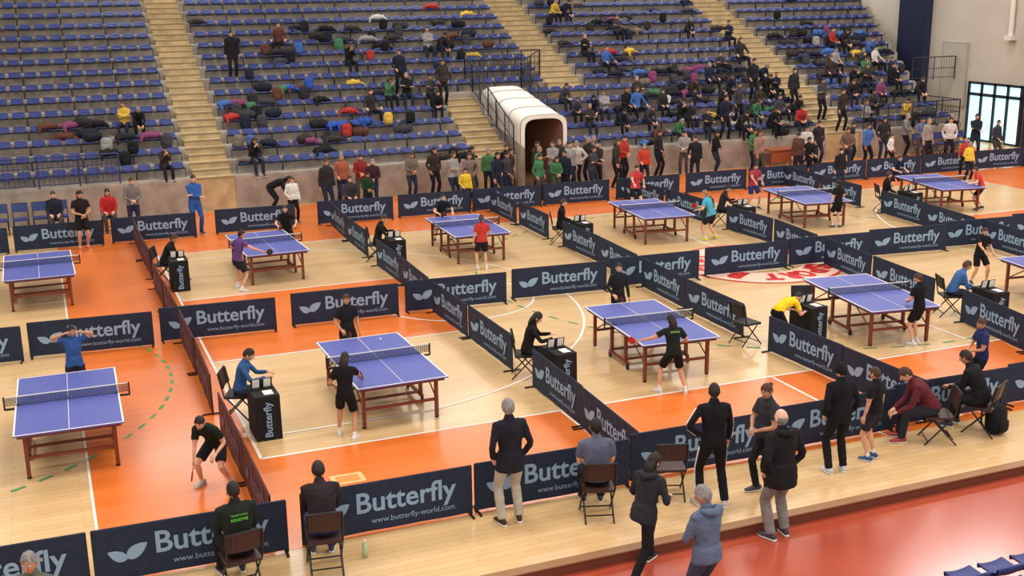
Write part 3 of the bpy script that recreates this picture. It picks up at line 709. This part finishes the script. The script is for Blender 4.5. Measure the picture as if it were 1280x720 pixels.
cr(2.33,34.9,(120,116,112),180,'stand3'); cr(9.0,36.6,(160,96,74),180,'stand2'); cr(9.7,36.9,(140,46,48),185,'stand3'); cr(9.7,35.4,(60,40,44),200)
cr(6.9,34.4,(216,218,214),170,'stand2',1.45); cr(11.36,36.6,(110,104,96),175,'stand3'); cr(6.6,36.3,BLK,100,'bentover',1.7)
for x,y in((12.36,35.3),(12.9,35.2),(13.22,35.9),(14.03,36.4),(14.12,35.0),(14.5,35.6),(15.04,34.4),(15.9,36.6),(16.02,34.5),(15.5,35.5),(17.24,36.1),(17.23,34.9),(16.7,35.6),(17.9,36.5),(18.3,36.9),(16.9,36.9),(14.8,36.7),(8.2,35.4),(22.06,37.0),(21.62,35.5),(25.2,36.9),(24.5,36.1),(20.9,36.9),(26.9,36.2),(33.6,35.9),(16.4,36.3),(13.6,34.5),(18.5,35.6),(17.6,35.3),(19.4,36.8),(23.2,36.7),(27.9,36.8),(29.4,36.7),(30.7,36.4),(12.2,36.7),(32.9,35.2)): cr(x,y,random.choice(DK+DK+CL))
cr(12.4,34.2,(222,194,50),180,'stand2',1.35); cr(15.6,34.3,(60,110,70),180,'stand3',1.5); cr(19.6,35.6,(190,70,54),190,'stand2',1.5); cr(25.2,34.4,(90,60,50),180); cr(25.6,34.9,(40,44,60)); cr(24.0,35.1,(150,120,110)); cr(27.56,34.6,(110,90,80)); cr(28.94,35.2,(70,106,170)); cr(32.2,36.9,(130,130,130)); cr(32.4,36.2,(96,110,140)); cr(31.8,35.2,(150,144,140)); cr(34.4,35.4); cr(29.9,35.0,(220,220,220),None,None,1.3); cr(31.0,32.3,(180,62,52),None,None,1.4); cr(30.3,31.4,(216,186,64),None,None,1.4); cr(34.3,34.2,(60,60,70)); cr(9.3,34.6,(34,60,40),180,'stand3',1.4); cr(24.9,31.6,(34,34,40),180,None,1.5)
for x,y,c in((1.68,35.6,(186,50,48)),(.2,35.9,(40,42,60)),(8.8,34.9,(60,58,62)),(26.6,35.7,(30,30,34))):
    cr(x,y,c,180,'sit',name='spectator_seated'); chair(x,y,180,CHB)
for k in range(6): chair(-2.4+k*.55,36.4,180,CHB)
for k in range(5): chair(33.0+k*.55,36.9,180,CHB)
mb=MB(); mb.bb(-.8,.8,-.35,.35,.70,.745); 
for x in(-.72,.72):
    for y in(-.28,.28): mb.bb(x-.03,x+.03,y-.03,y+.03,0.005,.7)
mb.bb(-.72,.72,-.28,-.24,.25,.68)
place('wooden_desk',mb.mesh('wooden_desk',[mat('desk_wood',(150,84,52),.5)]),(26.3,36.9,0),.1)
# ---- seated crowd in stands
sp=['sit','sitfwd','sitfwd2','sitcross','sitphone','sitback']
def st(i,x,top=None,pose=None):
    person('spectator_seated',x,RY(i)+.44,180+random.uniform(-20,20),pose or random.choice(sp),random.uniform(1.5,1.78),top=top or (rc() if random.random()<.68 else random.choice(CL)),bot=random.choice([(30,32,44),(40,46,66),(28,28,32)]),hair=random.choice(['short','short','long','buzz']),hc=random.choice(['dk','br','bk','gy']),z=RZ(i)-.1,vox=.03,bulk=1.08)
for i,x in((9,8.9),(3,2.7),(3,3.1),(7,11.2),(8,14.6),(8,15.1),(3,11.1),(4,12.0),(4,13.6),(4,12.7),(3,13.6),(11,21.1),(11,21.6),(9,23.4),(7,21.1),(4,25.6),(2,18.8),(2,19.5),(2,20.0),(2,20.9),(2,21.4),(1,22.9),(1,23.3),(3,27.7),(3,28.3),(7,33.4),(7,33.9),(3,32.1),(3,32.9),(5,34.6),(5,33.8),(8,28.5),(0,31.0),(1,27.4),(1,26.1),(0,25.0),(3,26.0),(0,27.8),(0,3.6),(0,6.4),(0,22.2),(1,20.2),(3,21.8),(1,24.6),(4,28.0),(5,32.4),(4,31.6),(6,34.8),(3,34.2),(2,31.4),(2,25.2),(9,26.9),(5,26.6),(1,19.0),(3,18.6),(6,21.7),(4,33.4),(6,28.1),(2,35.0),(1,28.2),(1,31.9),(0,33.0),(1,21.4),(2,22.5),(3,24.2),(2,27.0),(0,23.6),(0,26.4),(2,33.0),(4,34.8)): st(i,x)
for i,x in((7,6.8),(5,12.6),(4,14.0),(3,27.0),(2,28.4),(1,25.3),(0,29.6),(1,29.2),(0,24.2)): person('spectator_standing',x,RY(i)+.15,180,random.choice(poses),1.72,top=rc(),bot=(30,30,34),vox=.03,bulk=1.08,z=RZ(i))
# ---- bags
def bag_mesh(kind):
    mb=MB(); P,F=sph(12,8)
    def sq(v,e): return math.copysign(abs(v)**e,v)
    if kind==0:
        mb.add([(sq(p[0],.6)*.17,sq(p[1],.6)*.12,.22+sq(p[2],.65)*.22) for p in P],F,0)
        mb.add([(sq(p[0],.6)*.12,-.11+sq(p[1],.6)*.05,.14+sq(p[2],.6)*.1) for p in P],F,0)
        for s in(-.09,.09): mb.tube([(s,.1,.4),(s,.17,.3),(s,.17,.15),(s,.11,.05)],.015,1,6)
        mb.tube([(-.04,.05,.43),(0,.05,.47),(.04,.05,.43)],.01,1,6)
    elif kind==1:
        mb.tube([(-.28,0,.15),(-.22,0,.16),(0,0,.17),(.22,0,.16),(.28,0,.15)],[.12,.15,.155,.15,.12],0,14)
        for s in(-.06,.06): mb.tube([(-.14,s,.29),(-.1,s*1.6,.38),(.1,s*1.6,.38),(.14,s,.29)],.012,1,6)
        for x in(-.16,.16): mb.tube([(x-.01,0,.16),(x+.01,0,.16)],.16,1,14)
    else:
        mb.add([(p[0]*(.34+.05*math.sin(k*3)),p[1]*(.2+.04*math.cos(k*2)),.10+p[2]*(.12+.04*math.sin(k*5))) for k,p in enumerate(P)],F,0)
        mb.tube([(.2,0,.1),(.34,-.08,.06),(.42,-.16,.03)],[.06,.05,.04],0,8); mb.tube([(-.2,-.05,.1),(-.3,-.16,.06),(-.33,-.24,-.1)],[.07,.06,.04],0,8)
    return mb.mesh(('backpack','duffel_bag','folded_jacket')[kind],[None,M_black],True)
BG=[bag_mesh(k) for k in range(3)]; BN=['backpack','duffel_bag','folded_jacket']
def bag(x,y,z,k=None,c=None,s=1):
    k=random.choice((0,1,2,2,2)) if k is None else k
    o=place(BN[k],BG[k],(x,y,z),random.uniform(-.6,.6),s); o.material_slots[0].link='OBJECT'; o.material_slots[0].material=fab(c or random.choice(DK+DK+DK+CL))
bag(13.42,12.85,0,0,(28,28,34),1.1)
def inseg(i,x): return any(a+.3<x<b-.3 for a,b in segs(i))
BL=[(2,1.6),(3,.3),(3,1.0),(2,3.4),(1,2.0),(4,6.1),(4,6.5),(1,6.1),(5,7.6),(8,8.6),(5,8.5),(10,10.1),(9,10.7),(10,13.3),(9,12.4),(1,8.4),(2,9.0),(2,9.5),(2,9.9),(2,11.5),(8,8.2),(3,6.2),(3,6.7),(9,15.9),(5,22.8),(3,22.7),(7,22.2),(5,24.3),(3,24.1),(5,26.8),(8,30.9),(6,30.8),(8,32.3),(7,32.6),(8,34.9)]
for i,x in BL:
    c=(50,84,170) if (i,x) in((2,9.5),(2,9.9),(5,8.5)) else None
    for q in range(3):
        xx=x+q*random.uniform(.35,.55)
        if not inseg(i,xx): continue
        if q%2==0: bag(xx,RY(i)+.46,RZ(i)+.34,None,c,1.0)
        else: bag(xx,RY(i)+.17,RZ(i)+.01,None,None,1.1)
for k in range(135):
    i=random.randrange(0,13); x=random.choice([random.uniform(20.5,28.5),random.uniform(30.6,36),random.uniform(20.5,28.5),random.uniform(6,18)])
    if not inseg(i,x): continue
    up=random.random()<.55
    bag(x,RY(i)+(.46 if up else .17),RZ(i)+(.34 if up else .01),None,None,.92)
def bottle(x,y,c):
    mb=MB(); mb.tube([(0,0,.004),(0,0,.17),(0,0,.2),(0,0,.22)],[.034,.034,.014,.014],0,12,round_=.05); mb.tube([(0,0,.22),(0,0,.24)],.016,1,10); mb.obj('water_bottle',[mat('bottle_%d'%c[0],c,.2),M_white],(x,y,0),0,True)
bottle(3.22,12.88,(176,200,160))
mb=MB(); P,F=sph(10,8); mb.add([V(p)*.02 for p in P],F,0); bmsh=mb.mesh('table_tennis_ball',[M_white],True)
place('table_tennis_ball',bmsh,(5.3,19.3,.781))
ns=seat_row_mesh(6.0,-1)
for k in range(3): place('stadium_seat_row',ns,(9.2,9.25-.75*k,-.15+.25*k))
mb=MB(); 
for k in range(1,3): mb.bb(8.9,16,8.85-.75*k,9.6-.75*k,-.15,-.152+.25*k)
mb.obj('near_terrace',[M_conc])
# ------------------------------------------------------------ lights
mbL=mat('lamp_housing',(220,220,216),.5)
for ix,x in enumerate((-6,5,16,27,35)):
    for y in(4,15,26,37,48):
        ld=bpy.data.lights.new('ceiling_lamp','AREA'); ld.shape='RECTANGLE'; ld.size=5.0; ld.size_y=3.2; ld.energy=600 if y<30 else 455; ld.color=(1,.972,.925)
        lo=bpy.data.objects.new('ceiling_lamp',ld); COL.objects.link(lo); lo.location=(x,y,12.4)
        mb=MB(); mb.bb(-2.6,2.6,-1.7,1.7,.05,.2); mb.tube([(0,0,.2),(0,0,.6)],.03); mb.obj('ceiling_lamp_housing',[mbL],(x,y,12.4))
w=bpy.data.worlds.new('w'); SC.world=w; w.use_nodes=True; bg=w.node_tree.nodes['Background']; bg.inputs[0].default_value=(1,.98,.95,1); bg.inputs[1].default_value=1.1
# ------------------------------------------------------------ camera
f,pitch,roll,yaw,Hc=1441.7,.2570,-.0130,.3873,6.924
Fv=V((math.sin(yaw)*math.cos(pitch),math.cos(yaw)*math.cos(pitch),-math.sin(pitch))); R=V((math.cos(yaw),-math.sin(yaw),0)); U=R.cross(Fv)
R2=R*math.cos(roll)+U*math.sin(roll); U2=-R*math.sin(roll)+U*math.cos(roll)
cd=bpy.data.cameras.new('camera'); cam=bpy.data.objects.new('camera',cd); COL.objects.link(cam)
M=Matrix((( R2.x,U2.x,-Fv.x,0),(R2.y,U2.y,-Fv.y,0),(R2.z,U2.z,-Fv.z,Hc),(0,0,0,1))); cam.matrix_world=M
cd.sensor_width=36; cd.lens=f/1280*36; cd.clip_end=300
SC.camera=cam
